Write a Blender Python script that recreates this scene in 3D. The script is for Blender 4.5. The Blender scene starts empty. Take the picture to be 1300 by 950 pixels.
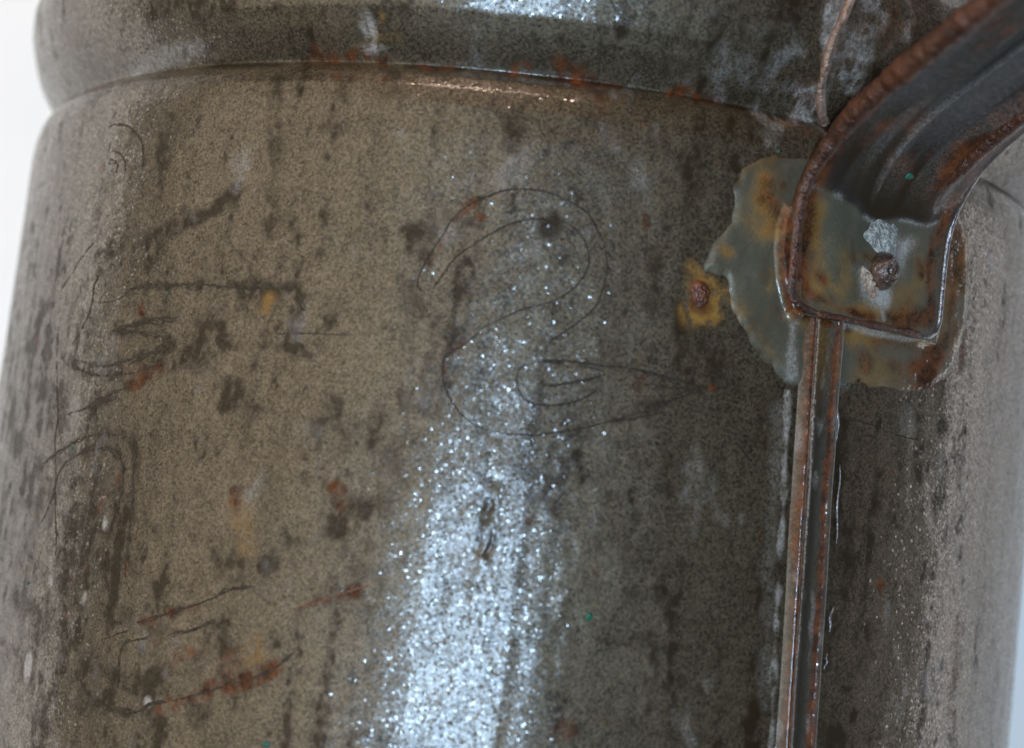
import bpy, bmesh, math
import numpy as np
from mathutils import Matrix, Vector

# ------------------------------------------------------------------ scale and frame
# The jug is modelled in units of its own body radius (axis = local Z, handle side = local -Y),
# and lies on its back on a white tabletop.  S turns radii into metres.
S = 0.08
scene = bpy.context.scene
COL = scene.collection
REST = 1.04 * S                                        # height of the jug's axis above the tabletop
LAY = Matrix.Translation((0, 0, REST)) @ Matrix.Rotation(math.radians(-90), 4, 'X')

def to_world(v):                                       # a point in jug radii -> world metres
    return LAY @ (Vector(v) * S)

# ------------------------------------------------------------------ camera
C_POS, C_RIGHT, C_UP, C_LENS = ([0.0, -2.9997, -0.5695], [0.993, -0.00139, 0.11812], [-0.11792, -0.07158, 0.99044], 51.568)
cam_data = bpy.data.cameras.new('camera')
cam = bpy.data.objects.new('camera', cam_data)
COL.objects.link(cam)
cr, cu = Vector(C_RIGHT), Vector(C_UP)
cb = cr.cross(cu)
rot = Matrix((cr, cu, cb)).transposed()
cam.matrix_world = Matrix.Translation(to_world(C_POS)) @ (LAY.to_3x3() @ rot).to_4x4()
cam_data.sensor_width = 36
cam_data.lens = C_LENS
cam_data.clip_start = 0.005
cam_data.clip_end = 60
cam_data.dof.use_dof = True
cam_data.dof.focus_distance = 2.17 * S
cam_data.dof.aperture_fstop = C_LENS * 1e-3 / (0.046 * S)
scene.camera = cam

# ------------------------------------------------------------------ room light
world = bpy.data.worlds.new('World')
scene.world = world
world.use_nodes = True
wb = world.node_tree.nodes['Background']
wb.inputs['Color'].default_value = (0.95, 0.97, 1.0, 1)
wb.inputs['Strength'].default_value = 0.040

def area_light(name, direction, dist, w, h, power, color, target=(0, -1, -0.6)):
    d = Vector(direction).normalized()
    L = bpy.data.lights.new(name, 'AREA')
    L.shape = 'RECTANGLE'
    L.size, L.size_y, L.energy, L.color = w, h, power, color
    o = bpy.data.objects.new(name, L)
    COL.objects.link(o)
    pos = to_world(Vector(target) + d * dist / S)
    tgt = to_world(target)
    o.location = pos
    o.rotation_euler = (tgt - pos).to_track_quat('-Z', 'Y').to_euler()
    return o
area_light('window_light', (-0.095, -0.97, -0.225), 1.5, 0.10, 0.62, 13.5, (0.52, 0.745, 1.0))
area_light('warm_lamp', (-1.0, -0.9, 0.15), 1.3, 1.6, 1.6, 7.6, (1.0, 0.84, 0.64))
area_light('warm_top_lamp', (-0.30, -0.62, 1.0), 1.0, 0.26, 0.05, 2.2, (1.0, 0.74, 0.60), (0, -1, 0))
area_light('added_right_fill', (1.0, 0.10, -0.10), 0.45, 0.45, 0.05, 0.125, (1.0, 0.93, 0.93), (0, 0, -0.6))  # added fill with no source of its own, lightens the jug's right edge
area_light('added_left_rim', (-1.0, 0.10, 0.0), 0.5, 0.6, 0.05, 0.14, (1.0, 0.92, 0.84), (0, 0, -0.4))  # added low strip out of view, brightens the left edge and the paper there

scene.view_settings.view_transform = 'Standard'
scene.view_settings.look = 'None'
scene.view_settings.exposure = 0.64
scene.view_settings.gamma = 1
scene.cycles.use_denoising = True
scene.cycles.denoising_prefilter = 'ACCURATE'
scene.cycles.max_bounces = 6
scene.cycles.sample_clamp_indirect = 4

# ------------------------------------------------------------------ helpers
rng = np.random.default_rng(7)
D2R = math.pi / 180

def smooth(x, a, b):
    t = np.clip((x - a) / (b - a), 0, 1)
    return t * t * (3 - 2 * t)

def field(shape, sx, sy, seed):
    """smooth random field, unit variance; sx, sy = feature size in cells (axis 1, axis 0)"""
    r = np.random.default_rng(seed).standard_normal(shape)
    fy = np.fft.fftfreq(shape[0])[:, None]
    fx = np.fft.rfftfreq(shape[1])[None, :]
    k = np.exp(-2 * (math.pi ** 2) * ((fx * sx) ** 2 + (fy * sy) ** 2))
    o = np.fft.irfft2(np.fft.rfft2(r) * k, s=shape)
    return (o - o.mean()) / o.std()

def seg_dist(U, V, pts):
    """distance of every grid point to a polyline, and the position 0..1 along it"""
    D = np.full(U.shape, 9.0); T = np.zeros(U.shape)
    P = np.asarray(pts, float)
    n = len(P) - 1
    for i in range(max(n, 1)):
        a = P[i]; b = P[min(i + 1, n)]
        ab = b - a; l2 = max(ab @ ab, 1e-12)
        t = np.clip(((U - a[0]) * ab[0] + (V - a[1]) * ab[1]) / l2, 0, 1)
        d = np.hypot(U - a[0] - t * ab[0], V - a[1] - t * ab[1])
        m = d < D
        D[m] = d[m]; T[m] = ((i + t) / max(n, 1))[m]
    return D, T

def rad(pts):
    return [(a * D2R, z) for a, z in pts]

def spline(pts, n):
    P = np.asarray(pts, float)
    Q = np.vstack([2 * P[0] - P[1], P, 2 * P[-1] - P[-2]])
    out = []
    m = len(P) - 1
    for k in range(n):
        x = k / (n - 1) * m
        i = min(int(x), m - 1); t = x - i
        p0, p1, p2, p3 = Q[i], Q[i + 1], Q[i + 2], Q[i + 3]
        out.append(0.5 * (2 * p1 + (p2 - p0) * t + (2 * p0 - 5 * p1 + 4 * p2 - p3) * t * t + (3 * p1 - p0 - 3 * p2 + p3) * t ** 3))
    return np.array(out)

def resample(P, n):
    L = np.r_[0, np.cumsum(np.linalg.norm(np.diff(P, axis=0), axis=1))]
    x = np.linspace(0, L[-1], n)
    return np.stack([np.interp(x, L, P[:, i]) for i in range(P.shape[1])], 1)

def link(o, parent):
    COL.objects.link(o)
    if parent is not None:
        o.parent = parent
    return o

def grid_object(name, P, mat, parent, attrs=None, keep=None, wrap=False):
    """P: (rows, cols, 3) in radii -> one smooth mesh; attrs: {name: (rows, cols)}"""
    ny, nx = P.shape[:2]
    idx = np.arange(ny * nx).reshape(ny, nx)
    if wrap:
        idx = np.concatenate([idx, idx[:, :1]], 1)
    q = np.stack([idx[:-1, :-1], idx[:-1, 1:], idx[1:, 1:], idx[1:, :-1]], -1).reshape(-1, 4)
    if keep is not None:
        k = keep.reshape(-1)
        q = q[k[q].any(1)]
    V = P.reshape(-1, 3)
    used = np.unique(q)
    if len(used) < len(V):
        re = np.full(len(V), -1, np.int64); re[used] = np.arange(len(used))
        V = V[used]; q = re[q]
    me = bpy.data.meshes.new(name)
    me.vertices.add(len(V)); me.loops.add(q.size); me.polygons.add(len(q))
    me.vertices.foreach_set('co', (V * S).astype(np.float32).ravel())
    me.loops.foreach_set('vertex_index', q.astype(np.int32).ravel())
    me.polygons.foreach_set('loop_start', (np.arange(len(q)) * 4).astype(np.int32))
    me.polygons.foreach_set('use_smooth', np.ones(len(q), bool))
    for k, a in (attrs or {}).items():
        at = me.attributes.new(k, 'FLOAT', 'POINT')
        at.data.foreach_set('value', a.reshape(-1)[used].astype(np.float32))
    me.update(calc_edges=True)
    me.materials.append(mat)
    return link(bpy.data.objects.new(name, me), parent)

def tube(name, P, R, mat, parent, n=14, caps=True, attrs=None):
    P = np.asarray(P, float); m = len(P)
    R = np.broadcast_to(np.asarray(R, float), (m,))
    T = np.gradient(P, axis=0); T /= np.linalg.norm(T, axis=1, keepdims=True)
    up = np.array([0.31, -0.9, 0.3])
    A = np.cross(T, up); A /= np.linalg.norm(A, axis=1, keepdims=True)
    B = np.cross(T, A)
    th = np.linspace(0, 2 * math.pi, n, endpoint=False)
    G = P[:, None] + R[:, None, None] * (np.cos(th)[None, :, None] * A[:, None] + np.sin(th)[None, :, None] * B[:, None])
    if caps:
        G = np.concatenate([np.repeat(P[:1, None], n, 1) - T[0] * R[0] * .6, G, np.repeat(P[-1:, None], n, 1) + T[-1] * R[-1] * .6], 0)
    return grid_object(name, G, mat, parent, wrap=True)

# ------------------------------------------------------------------ materials
def new_mat(name):
    m = bpy.data.materials.new(name); m.use_nodes = True
    nt = m.node_tree
    return m, nt, nt.nodes['Principled BSDF']

class Nodes:
    def __init__(s, nt): s.nt = nt
    def n(s, t, **kw):
        x = s.nt.nodes.new(t)
        for k, v in kw.items():
            if k in x.inputs.keys() and not hasattr(type(x), k): x.inputs[k].default_value = v
            else: setattr(x, k, v)
        return x
    def l(s, a, b): s.nt.links.new(a, b)
    def val(s, x, inp):
        if hasattr(x, 'is_output'): s.l(x, inp)
        else: inp.default_value = x
    def math(s, op, a, b=0.0, c=None, clamp=False):
        x = s.nt.nodes.new('ShaderNodeMath'); x.operation = op; x.use_clamp = clamp
        s.val(a, x.inputs[0]); s.val(b, x.inputs[1])
        if c is not None: s.val(c, x.inputs[2])
        return x.outputs[0]
    def mix(s, f, a, b):
        x = s.nt.nodes.new('ShaderNodeMix'); x.data_type = 'RGBA'
        s.val(f, x.inputs[0])
        for v, i in ((a, 6), (b, 7)):
            if isinstance(v, tuple): x.inputs[i].default_value = (*v, 1)
            else: s.l(v, x.inputs[i])
        return x.outputs[2]
    def attr(s, name):
        x = s.nt.nodes.new('ShaderNodeAttribute'); x.attribute_name = name
        return x.outputs['Fac']
    def coords(s, scale=(1, 1, 1)):
        t = s.nt.nodes.new('ShaderNodeTexCoord')
        m = s.nt.nodes.new('ShaderNodeMapping'); m.inputs['Scale'].default_value = tuple(c / S for c in scale)
        s.l(t.outputs['Object'], m.inputs['Vector'])
        return m.outputs[0]
    def noise(s, vec, scale, detail=4, rough=.6):
        x = s.nt.nodes.new('ShaderNodeTexNoise'); s.l(vec, x.inputs['Vector'])
        x.inputs['Scale'].default_value = scale; x.inputs['Detail'].default_value = detail
        x.inputs['Roughness'].default_value = rough
        return x.outputs['Fac']
    def voro(s, vec, scale, feature='F1'):
        x = s.nt.nodes.new('ShaderNodeTexVoronoi'); x.feature = feature; s.l(vec, x.inputs['Vector'])
        x.inputs['Scale'].default_value = scale
        return x
    def ramp(s, f, a, b, kind='SMOOTHSTEP'):
        x = s.nt.nodes.new('ShaderNodeMapRange'); x.interpolation_type = kind
        s.val(f, x.inputs['Value']); x.inputs['From Min'].default_value = a; x.inputs['From Max'].default_value = b
        return x.outputs[0]
    def facets(s, vec, scale, amount, power=2.0, normal=None):
        """tiny crystal facets: every voronoi cell leans its own way, a few of them strongly"""
        v = s.voro(vec, scale)
        c = s.nt.nodes.new('ShaderNodeVectorMath'); c.operation = 'SUBTRACT'
        s.l(v.outputs['Color'], c.inputs[0]); c.inputs[1].default_value = (.5, .5, .5)
        w = s.nt.nodes.new('ShaderNodeTexWhiteNoise'); s.l(v.outputs['Position'], w.inputs['Vector'])
        k = s.math('POWER', w.outputs['Value'], power)
        k = s.math('MULTIPLY', k, amount)
        sc = s.nt.nodes.new('ShaderNodeVectorMath'); sc.operation = 'SCALE'
        s.l(c.outputs[0], sc.inputs[0]); s.l(k, sc.inputs['Scale'])
        if normal is None:
            normal = s.nt.nodes.new('ShaderNodeNewGeometry').outputs['Normal']
        ad = s.nt.nodes.new('ShaderNodeVectorMath'); ad.operation = 'ADD'
        s.l(normal, ad.inputs[0]); s.l(sc.outputs[0], ad.inputs[1])
        no = s.nt.nodes.new('ShaderNodeVectorMath'); no.operation = 'NORMALIZE'
        s.l(ad.outputs[0], no.inputs[0])
        return no.outputs[0], w.outputs['Value'], v
    def bump(s, h, dist, strength=1.0, normal=None):
        b = s.nt.nodes.new('ShaderNodeBump'); b.inputs['Distance'].default_value = dist * S
        b.inputs['Strength'].default_value = strength
        s.l(h, b.inputs['Height'])
        if normal is not None: s.l(normal, b.inputs['Normal'])
        return b.outputs[0]

def tin_material(name, lo, hi, facet=0.75, metal=0.85, rough=0.36, grain=1.0, coat=0.0, coat_rough=.1, film=None, grains=.12, keep=.15, glints=.12):
    """aged tin plate; point attributes dirt, rust, ochre, pale say where wear sits"""
    m, nt, bs = new_mat(name); N = Nodes(nt)
    v = N.coords(); vd = N.coords((1.0, 1.0, 1.0))
    big = N.noise(v, 5, 5, .65)
    fine = N.noise(v, 250, 3, .8)
    cell = N.voro(v, 330); wn = N.n('ShaderNodeTexWhiteNoise'); nt.links.new(cell.outputs['Position'], wn.inputs['Vector']); spk = wn.outputs['Value']
    mid = N.noise(v, 42, 4, .7)
    t = N.math('ADD', N.math('MULTIPLY', N.math('ADD', N.math('MULTIPLY', N.math('SUBTRACT', fine, .5), 1.25), .5), .85), N.math('ADD', N.math('MULTIPLY', mid, .35), N.math('MULTIPLY', big, .15)))
    t = N.math('ADD', t, N.math('MULTIPLY', N.attr('tone'), -.055))
    t = N.math('ADD', t, N.math('MULTIPLY', N.math('SUBTRACT', spk, .5), grains))
    t = N.ramp(t, .18, 1.16, 'LINEAR')
    col = N.mix(t, lo, hi)
    nz = N.math('SUBTRACT', fine, .5)
    def wear(a, k=1.1):                      # break an attribute's soft edge up with grain
        return N.math('ADD', N.attr(a), N.math('MULTIPLY', nz, N.math('MULTIPLY', N.math('MULTIPLY', N.attr(a), N.math('SUBTRACT', 1.25, N.attr(a))), 4 * k)), clamp=True)
    if film: col = N.mix(N.attr('film'), col, N.mix(t, film[0], film[1]))
    dirt, rust, ochre, pale = wear('dirt'), wear('rust'), wear('ochre'), wear('pale')
    col = N.mix(dirt, col, (.024, .0155, .0068))
    col = N.mix(ochre, col, N.mix(mid, (.13, .065, .012), (.34, .19, .05)))
    col = N.mix(rust, col, N.mix(N.ramp(mid, .35, .7), (.030, .011, .005), (.155, .048, .015)))
    col = N.mix(pale, col, N.mix(fine, (.22, .205, .18), (.55, .51, .47)))
    nt.links.new(col, bs.inputs['Base Color'])
    cover = N.math('MAXIMUM', N.math('MAXIMUM', rust, ochre), N.math('MAXIMUM', N.math('MULTIPLY', dirt, .75), pale))
    nt.links.new(N.math('MULTIPLY', N.math('SUBTRACT', 1.0, cover), metal), bs.inputs['Metallic'])
    r = N.math('ADD', N.math('ADD', rough, N.math('MULTIPLY', fine, .14)), N.math('MULTIPLY', cover, .12))
    nt.links.new(r, bs.inputs['Roughness'])
    h = N.math('ADD', N.math('MULTIPLY', fine, .6), N.math('ADD', N.math('MULTIPLY', mid, .6), N.math('MULTIPLY', N.math('MAXIMUM', rust, pale), .8)))
    b = N.bump(h, .0035 * grain, 1.0)
    bc = N.bump(N.math('ADD', N.math('MULTIPLY', N.noise(v, 120, 2, .5), .7), N.math('MULTIPLY', mid, .4)), .00055 * grain, 1.0)
    no, w, vo = N.facets(v, 270, facet, 1.3, bc if coat else b)
    no2, w2, vo2 = N.facets(v, 290, glints, 2.6, no)
    if coat:
        b0 = N.bump(h, .0022 * grain, 1.0)
        nt.links.new(b0, bs.inputs['Normal'])
        nt.links.new(no2, bs.inputs['Coat Normal'])
        nt.links.new(N.math('MULTIPLY', N.math('SUBTRACT', 1.0, N.math('MULTIPLY', cover, 1 - keep)), N.math('MULTIPLY', N.math('ADD', .45, N.math('MULTIPLY', w, .9)), coat)), bs.inputs['Coat Weight'])
        glint = N.math('GREATER_THAN', w2, .70)
        nt.links.new(N.math('SUBTRACT', coat_rough, N.math('MULTIPLY', glint, coat_rough * .40)), bs.inputs['Coat Roughness'])
        nt.links.new(N.math('SUBTRACT', .28, N.math('MULTIPLY', cover, .24)), bs.inputs['Specular IOR Level'])
        bs.inputs['Coat IOR'].default_value = 1.55
    else:
        nt.links.new(no2, bs.inputs['Normal'])
    return m

M_body = tin_material('tarnished_tin', (.0125, .0085, .0038), (.142, .108, .065), facet=.085, metal=.60, rough=.42, grain=.5, coat=.88, coat_rough=.27, grains=.64, glints=.29)
M_solder = tin_material('dull_solder', (.078, .073, .050), (.145, .136, .100), facet=.10, metal=.45, rough=.36, grain=.45, grains=.2, coat=1.0, coat_rough=.14, keep=.5)
M_strap = tin_material('dark_strap_metal', (.017, .0145, .0135), (.050, .043, .042), facet=.09, metal=.45, rough=.40, grain=.4, coat=.42, coat_rough=.15, keep=.4, film=((.078, .073, .050), (.145, .136, .100)))
M_seam = tin_material('seam_metal', (.040, .037, .028), (.12, .108, .088), facet=.09, metal=.7, rough=.38, grain=.5, coat=1.0, coat_rough=.15, keep=.6)

def rust_material(name, dark, light, facet=.5, rough=.42, coat=.45):
    m, nt, bs = new_mat(name); N = Nodes(nt)
    v = N.coords()
    f = N.noise(v, 140, 3, .7); g = N.noise(v, 22, 5, .65)
    t = N.ramp(N.math('ADD', N.math('MULTIPLY', f, .5), N.math('MULTIPLY', g, .7)), .42, .82)
    nt.links.new(N.mix(t, dark, light), bs.inputs['Base Color'])
    bs.inputs['Metallic'].default_value = .25
    nt.links.new(N.math('ADD', rough - .1, N.math('MULTIPLY', g, .3)), bs.inputs['Roughness'])
    b = N.bump(N.math('ADD', f, N.math('MULTIPLY', g, .5)), .0035)
    no, w, vo = N.facets(v, 260, facet, 2.0, b)
    nt.links.new(b, bs.inputs['Normal']); nt.links.new(no, bs.inputs['Coat Normal'])
    bs.inputs['Coat Weight'].default_value = coat; bs.inputs['Coat Roughness'].default_value = .16; bs.inputs['Coat IOR'].default_value = 1.5
    return m
M_rust = rust_material('rusted_wire', (.022, .0066, .0028), (.118, .032, .0085))
M_wire = rust_material('worn_seam_wire', (.10, .050, .030), (.36, .25, .19), facet=.4, rough=.34)
M_scab = rust_material('rust_scab', (.035, .010, .005), (.17, .050, .018), facet=.6, rough=.36)
M_rivet = rust_material('rusted_rivet', (.022, .012, .008), (.12, .058, .034), facet=.35, rough=.36, coat=1.0)

def plain_material(name, a, b, rough, scale=90, bumpd=.003, metal=0.0):
    m, nt, bs = new_mat(name); N = Nodes(nt)
    v = N.coords()
    f = N.noise(v, scale, 4, .7)
    nt.links.new(N.mix(N.ramp(f, .35, .65), a, b), bs.inputs['Base Color'])
    bs.inputs['Roughness'].default_value = rough
    bs.inputs['Metallic'].default_value = metal
    nt.links.new(N.bump(f, bumpd), bs.inputs['Normal'])
    return m
M_scratch = plain_material('scratch_grime', (.010, .0068, .0036), (.034, .024, .014), .6, 160, .002, .3)
M_scratch_soft = plain_material('soft_scratch_grime', (.018, .0115, .0055), (.056, .040, .022), .7, 120, .002, .3)
M_scratch_rust = plain_material('scratch_rust', (.06, .03, .014), (.20, .075, .035), .5, 160, .002, .2)
M_lime = plain_material('lime_crust', (.20, .21, .19), (.60, .60, .56), .8, 95, .016)
M_lime_warm = plain_material('lime_crust_pinkish', (.26, .18, .12), (.62, .50, .41), .75, 95, .014)
M_green = plain_material('green_paint', (.004, .07, .045), (.012, .14, .085), .4, 120, .003)
M_edge = plain_material('worn_bright_edge', (.16, .15, .16), (.40, .38, .39), .33, 120, .002, .9)
M_table = plain_material('white_table_paper', (.90, .855, .80), (.93, .885, .83), .6, 2.0, .001)

# ------------------------------------------------------------------ the setting
def tabletop():
    g = np.linspace(-1, 1, 60)
    gx = np.sign(g) * np.abs(g) ** 2 * 14.0
    X, Y = np.meshgrid(gx, gx)
    Z = 0.004 * field(X.shape, 3, 3, 3) * np.exp(-(X ** 2 + Y ** 2) / 30)
    P = np.stack([X, Y, np.minimum(Z, 0) - 0.002], -1)
    o = grid_object('tabletop', P, M_table, None)
    o['kind'] = 'structure'
    return o
tabletop()

# ------------------------------------------------------------------ the jug
jug = bpy.data.objects.new('tin_jug', None)
COL.objects.link(jug)
jug.empty_display_size = 0.02
jug.matrix_world = LAY
jug['label'] = 'weathered grey tin jug with scratched numerals, a vertical seam and a rusty riveted strap handle'
jug['category'] = 'jug'

# --- profile (height along the axis, radius)
PZ = np.array([-2.30, -2.26, -2.22, -2.0, -0.14, -0.10, -0.060, -0.035, -0.018, -0.008, 0.0, 0.008, 0.022, 0.034, 0.046, 0.07, 0.10, 0.14, 0.175, 0.21, 0.245, 0.27, 0.285, 0.30, 0.315, 0.34])
PR = np.array([0.985, 1.010, 1.000, 1.0, 1.000, 1.0000, 0.9975, 0.992, 0.983, 0.972, 0.962, 0.968, 0.979, 0.988, 0.996, 1.010, 1.0205, 1.030, 1.0315, 1.022, 1.002, 0.983, 0.972, 0.968, 0.968, 0.967])
def profile(z):
    return np.interp(z, PZ, PR)
_zz = np.linspace(-2.3, .34, 5281)
_rr = profile(_zz)
_k = np.exp(-0.5 * (np.arange(-30, 31) * .0005 / .0022) ** 2); _k /= _k.sum()
_rs = np.convolve(np.pad(_rr, 30, mode='edge'), _k, mode='valid')
def radius(z):
    return np.interp(z, _zz, _rs)

AZ0, AZ1, DA = -83.0, 83.0, 0.132
az_dense = np.arange(AZ0, AZ1, DA)
az = np.concatenate([az_dense, np.linspace(AZ1, 360 + AZ0, 70)[:-1]]) * D2R
DZ = 0.0023
z_dense = np.arange(-1.20, 0.34, DZ)
ND, NZ = len(az_dense), len(z_dense)
U, V = np.meshgrid(az_dense * D2R, z_dense)
shp = U.shape
cells = lambda a: a / DZ                              # radii -> grid cells

# --- dents and sheet waviness
relief = (0.0012 * field(shp, cells(.10), cells(.16), 11) + 0.0005 * field(shp, cells(.03), cells(.05), 12)
          + 0.00018 * field(shp, cells(.009), cells(.013), 13))

# --- a long shallow flat pressed into the sheet low on the front
a0_, w_ = -2.3 * D2R, 3.6 * D2R
flat = np.where(np.abs(U - a0_) < w_, math.cos(w_) / np.cos(U - a0_) - 1, 0)
relief += flat * smooth(-V, .30, .62) * .9

# --- wear maps
dirt = np.zeros(shp); rust = np.zeros(shp); ochre = np.zeros(shp); pale = np.zeros(shp)
blotch = field(shp, cells(.016), cells(.026), 21)
streak = field(shp, cells(.007), cells(.060), 22)
speck = field(shp, cells(.0055), cells(.008), 23)
cloud = field(shp, cells(.10), cells(.13), 24)
grit = field(shp, cells(.0026), cells(.0036), 28)
cross = field(shp, cells(.035), cells(.006), 25)
dirt += 0.42 * smooth(blotch + .55 * streak + .45 * cloud + .35 * speck, 1.15, 2.9)
dirt += 0.50 * smooth(streak + .5 * grit + .5 * cloud + .3 * speck, 1.2, 3.0)
dirt += 0.62 * smooth(.8 * speck + .6 * grit + .6 * blotch + .4 * streak + .35 * cloud, 1.35, 3.0)
tone = .55 * streak + .45 * blotch + .45 * speck + .35 * grit + .22 * field(shp, cells(.012), cells(.22), 29) + .3 * cross
dirt += 0.35 * smooth(cross + .7 * cloud + .4 * speck, 1.6, 3.0)
dirt += 0.10 * smooth(cloud, 0, 2)
dirt += 0.45 * smooth(.7 * field(shp, cells(.0085), cells(.018), 30) + .5 * streak + .5 * grit + .3 * speck, 1.0, 2.4)
dirt += .22 * smooth(field(shp, cells(.0065), cells(.10), 33) + .25 * grit, .3, 2.2)
dirt += .55 * np.exp(-((U + .80) / .26) ** 2 - ((V + .88) / .40) ** 2) * np.clip(.7 + .3 * blotch + .3 * speck, 0, 1.6)
calm = 1 - .85 * np.exp(-((U + .01) / .13) ** 2 - ((V + .62) / .26) ** 2)
dirt *= calm * .78
pale += 0.22 * smooth(field(shp, cells(.02), cells(.03), 26) + .5 * speck, 1.5, 3.2)
rust += 0.55 * smooth(field(shp, cells(.006), cells(.010), 27) + .5 * cloud, 2.9, 3.9)

wob = 0.0035 * field(shp, cells(.010), cells(.010), 31)
wob2 = 0.008 * field(shp, cells(.020), cells(.020), 32)
def stroke(target, pts, w, amount, wobble=1.0, ends=True):
    P = np.array(rad(pts))
    lo = P.min(0) - 5 * w - .03; hi = P.max(0) + 5 * w + .03
    j0, j1 = np.searchsorted(az_dense * D2R, [lo[0], hi[0]]); i0, i1 = np.searchsorted(z_dense, [lo[1], hi[1]])
    if i1 <= i0 or j1 <= j0: return
    sl = (slice(i0, i1), slice(j0, j1))
    d, t = seg_dist(U[sl], V[sl], P)
    d = np.maximum(d + wobble * np.clip(wob[sl], -.006, .009) * min(1.2, w / .006), 0)
    k = (1 - smooth(d / w, .15, 1.9)) * amount * np.clip(0.88 + .25 * speck[sl] + .25 * grit[sl], 0, 1.25)
    target[sl] = np.maximum(target[sl], k) if amount > 0 else target[sl] * (1 + np.exp(-(d / w) ** 2) * amount)
def spot(target, c, ru, rv, amount, wobble=1.0):
    a, z = c[0][0] * D2R, c[0][1]
    m = 4 * max(ru, rv) + .02
    j0, j1 = np.searchsorted(az_dense * D2R, [a - m, a + m]); i0, i1 = np.searchsorted(z_dense, [z - m, z + m])
    sl = (slice(i0, i1), slice(j0, j1))
    d = np.hypot((U[sl] - a) / ru, (V[sl] - z) / rv) + wobble * wob[sl] * 75 + wobble * wob2[sl] * 22
    target[sl] = np.maximum(target[sl], amount * (1 - smooth(d, .45, 1.3)) * np.clip(.75 + .35 * grit[sl] + .3 * speck[sl], 0, 1.15))

# grime and rust that sit in the groove under the bead
GR = [(-55.03, -0.0087), (-46.94, -0.0012), (-39.65, -0.0066), (-29.78, -0.0022), (-20.01, 0.0044), (-12.03, 0.0014), (-4.52, -0.0008), (2.13, -0.0005), (9.58, 0.0010), (15.16, -0.0033), (19.96, -0.0199)]
gd = np.abs(V + .004 + .4 * wob)
brk = field(shp, cells(.035), cells(.03), 41)
brk_az = brk[np.searchsorted(z_dense, 0.0)][None, :]
dirt = np.maximum(dirt, 1.0 * np.exp(-(gd / .0070) ** 2) * smooth(brk_az, -1.2, .3))
rust = np.maximum(rust, .6 * np.exp(-(gd / .006) ** 2) * smooth(brk_az, .2, 1.2) * smooth(U, -.35, -.2))
for a, w, k in (([(-21.17, 0.0033), (-18.46, 0.0076), (-16.21, 0.0121)], .012, .75), ([(-16.21, 0.0121), (-14.83, 0.0063)], .010, .8), ([(-3.52, -0.0000), (-2.68, 0.0026)], .006, .8),
                ([(0.47, -0.0007), (1.80, -0.0016), (3.46, -0.0045)], .0075, .8), ([(0.29, 0.0204), (1.16, 0.0181)], .008, .7), ([(2.47, -0.0028), (3.85, -0.0403)], .008, .35),
                ([(9.58, 0.0010), (11.67, 0.0011), (13.38, -0.0028)], .006, 1.0), ([(16.90, -0.0067), (18.31, -0.0098), (19.70, -0.0142)], .008, .95),
                ([(-18.34, -0.0210), (-18.17, -0.0447)], .008, .4), ([(-14.61, -0.0069), (-14.29, -0.0262)], .006, .35)):
    stroke(rust, a, w, k)
for a in ([(-13.60, -0.0057), (-13.24, -0.0409), (-12.82, -0.0648)], [(-7.23, 0.0033), (-3.23, 0.0056), (2.03, 0.0104)]):
    stroke(dirt, a, .010, .6)
# ochre flake on the bead
spot(ochre, [(-14.75, 0.0341)], .020, .022, 1.0); spot(ochre, [(-15.78, 0.0271)], .02, .009, .8); spot(ochre, [(-14.76, 0.0507)], .010, .014, .7)
spot(pale, [(-15.98, 0.0384)], .020, .020, .55); spot(pale, [(-15.42, 0.0199)], .03, .008, .6)
spot(dirt, [(-13.14, 0.0725)], .03, .014, .9)
# whitish bloom beside the seam on the bead and left of the lower seam
for c, ru, rv, k in (([(18.69, 0.0230)], .05, .05, .26), ([(18.49, 0.0731)], .04, .05, .15), ([(16.48, 0.0365)], .05, .03, .2), ([(22.47, 0.0039)], .03, .03, .5),
                     ([(24.44, 0.1043)], .06, .05, .30), ([(25.37, 0.1412)], .05, .05, .35), ([(27.64, 0.1062)], .03, .03, .5), ([(23.96, 0.0658)], .03, .03, .4)):
    spot(pale, c, ru, rv, k, 1.6)
stroke(pale, [(21.89, 0.1610), (21.42, 0.1306), (21.41, 0.1035)], .009, .6)
stroke(pale, [(-45.37, -0.0019), (-42.08, 0.0088), (-38.07, 0.0168), (-34.07, 0.0244)], .010, .4)
stroke(pale, [(22.10, -0.4030), (22.59, -0.5142), (22.92, -0.6250), (23.26, -0.7353), (23.99, -0.8994)], .0036, .5, 1.6)
stroke(pale, [(21.37, -0.4271), (21.78, -0.5380), (22.19, -0.6483), (23.00, -0.8454)], .010, .14)
# rust round the upper seam
for a, w, k in (([(22.04, 0.1616), (21.59, 0.1150), (21.33, 0.0825)], .014, .6), ([(23.28, 0.1670), (22.62, 0.1299), (22.17, 0.0958), (22.26, 0.0652)], .013, .7), ([(20.71, 0.0446), (21.77, 0.0121), (22.05, -0.0248)], .012, .75),
                ([(23.41, 0.1443), (24.80, 0.1277), (23.97, 0.0919)], .025, .42), ([(28.51, 0.1673), (27.04, 0.1370)], .03, .45), ([(20.85, 0.1014), (20.75, 0.0703)], .012, .5)):
    stroke(rust, a, w, k, 1.6)
spot(dirt, [(24.41, 0.0643)], .018, .014, .95, 1.5); spot(dirt, [(26.57, 0.1184)], .025, .022, .85, 1.5); spot(dirt, [(18.60, 0.0987)], .04, .06, .85, 1.4)
spot(dirt, [(13.72, 0.0685)], .05, .05, .6, 1.6); spot(dirt, [(10.78, 0.0458)], .05, .03, .6, 1.6)

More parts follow.
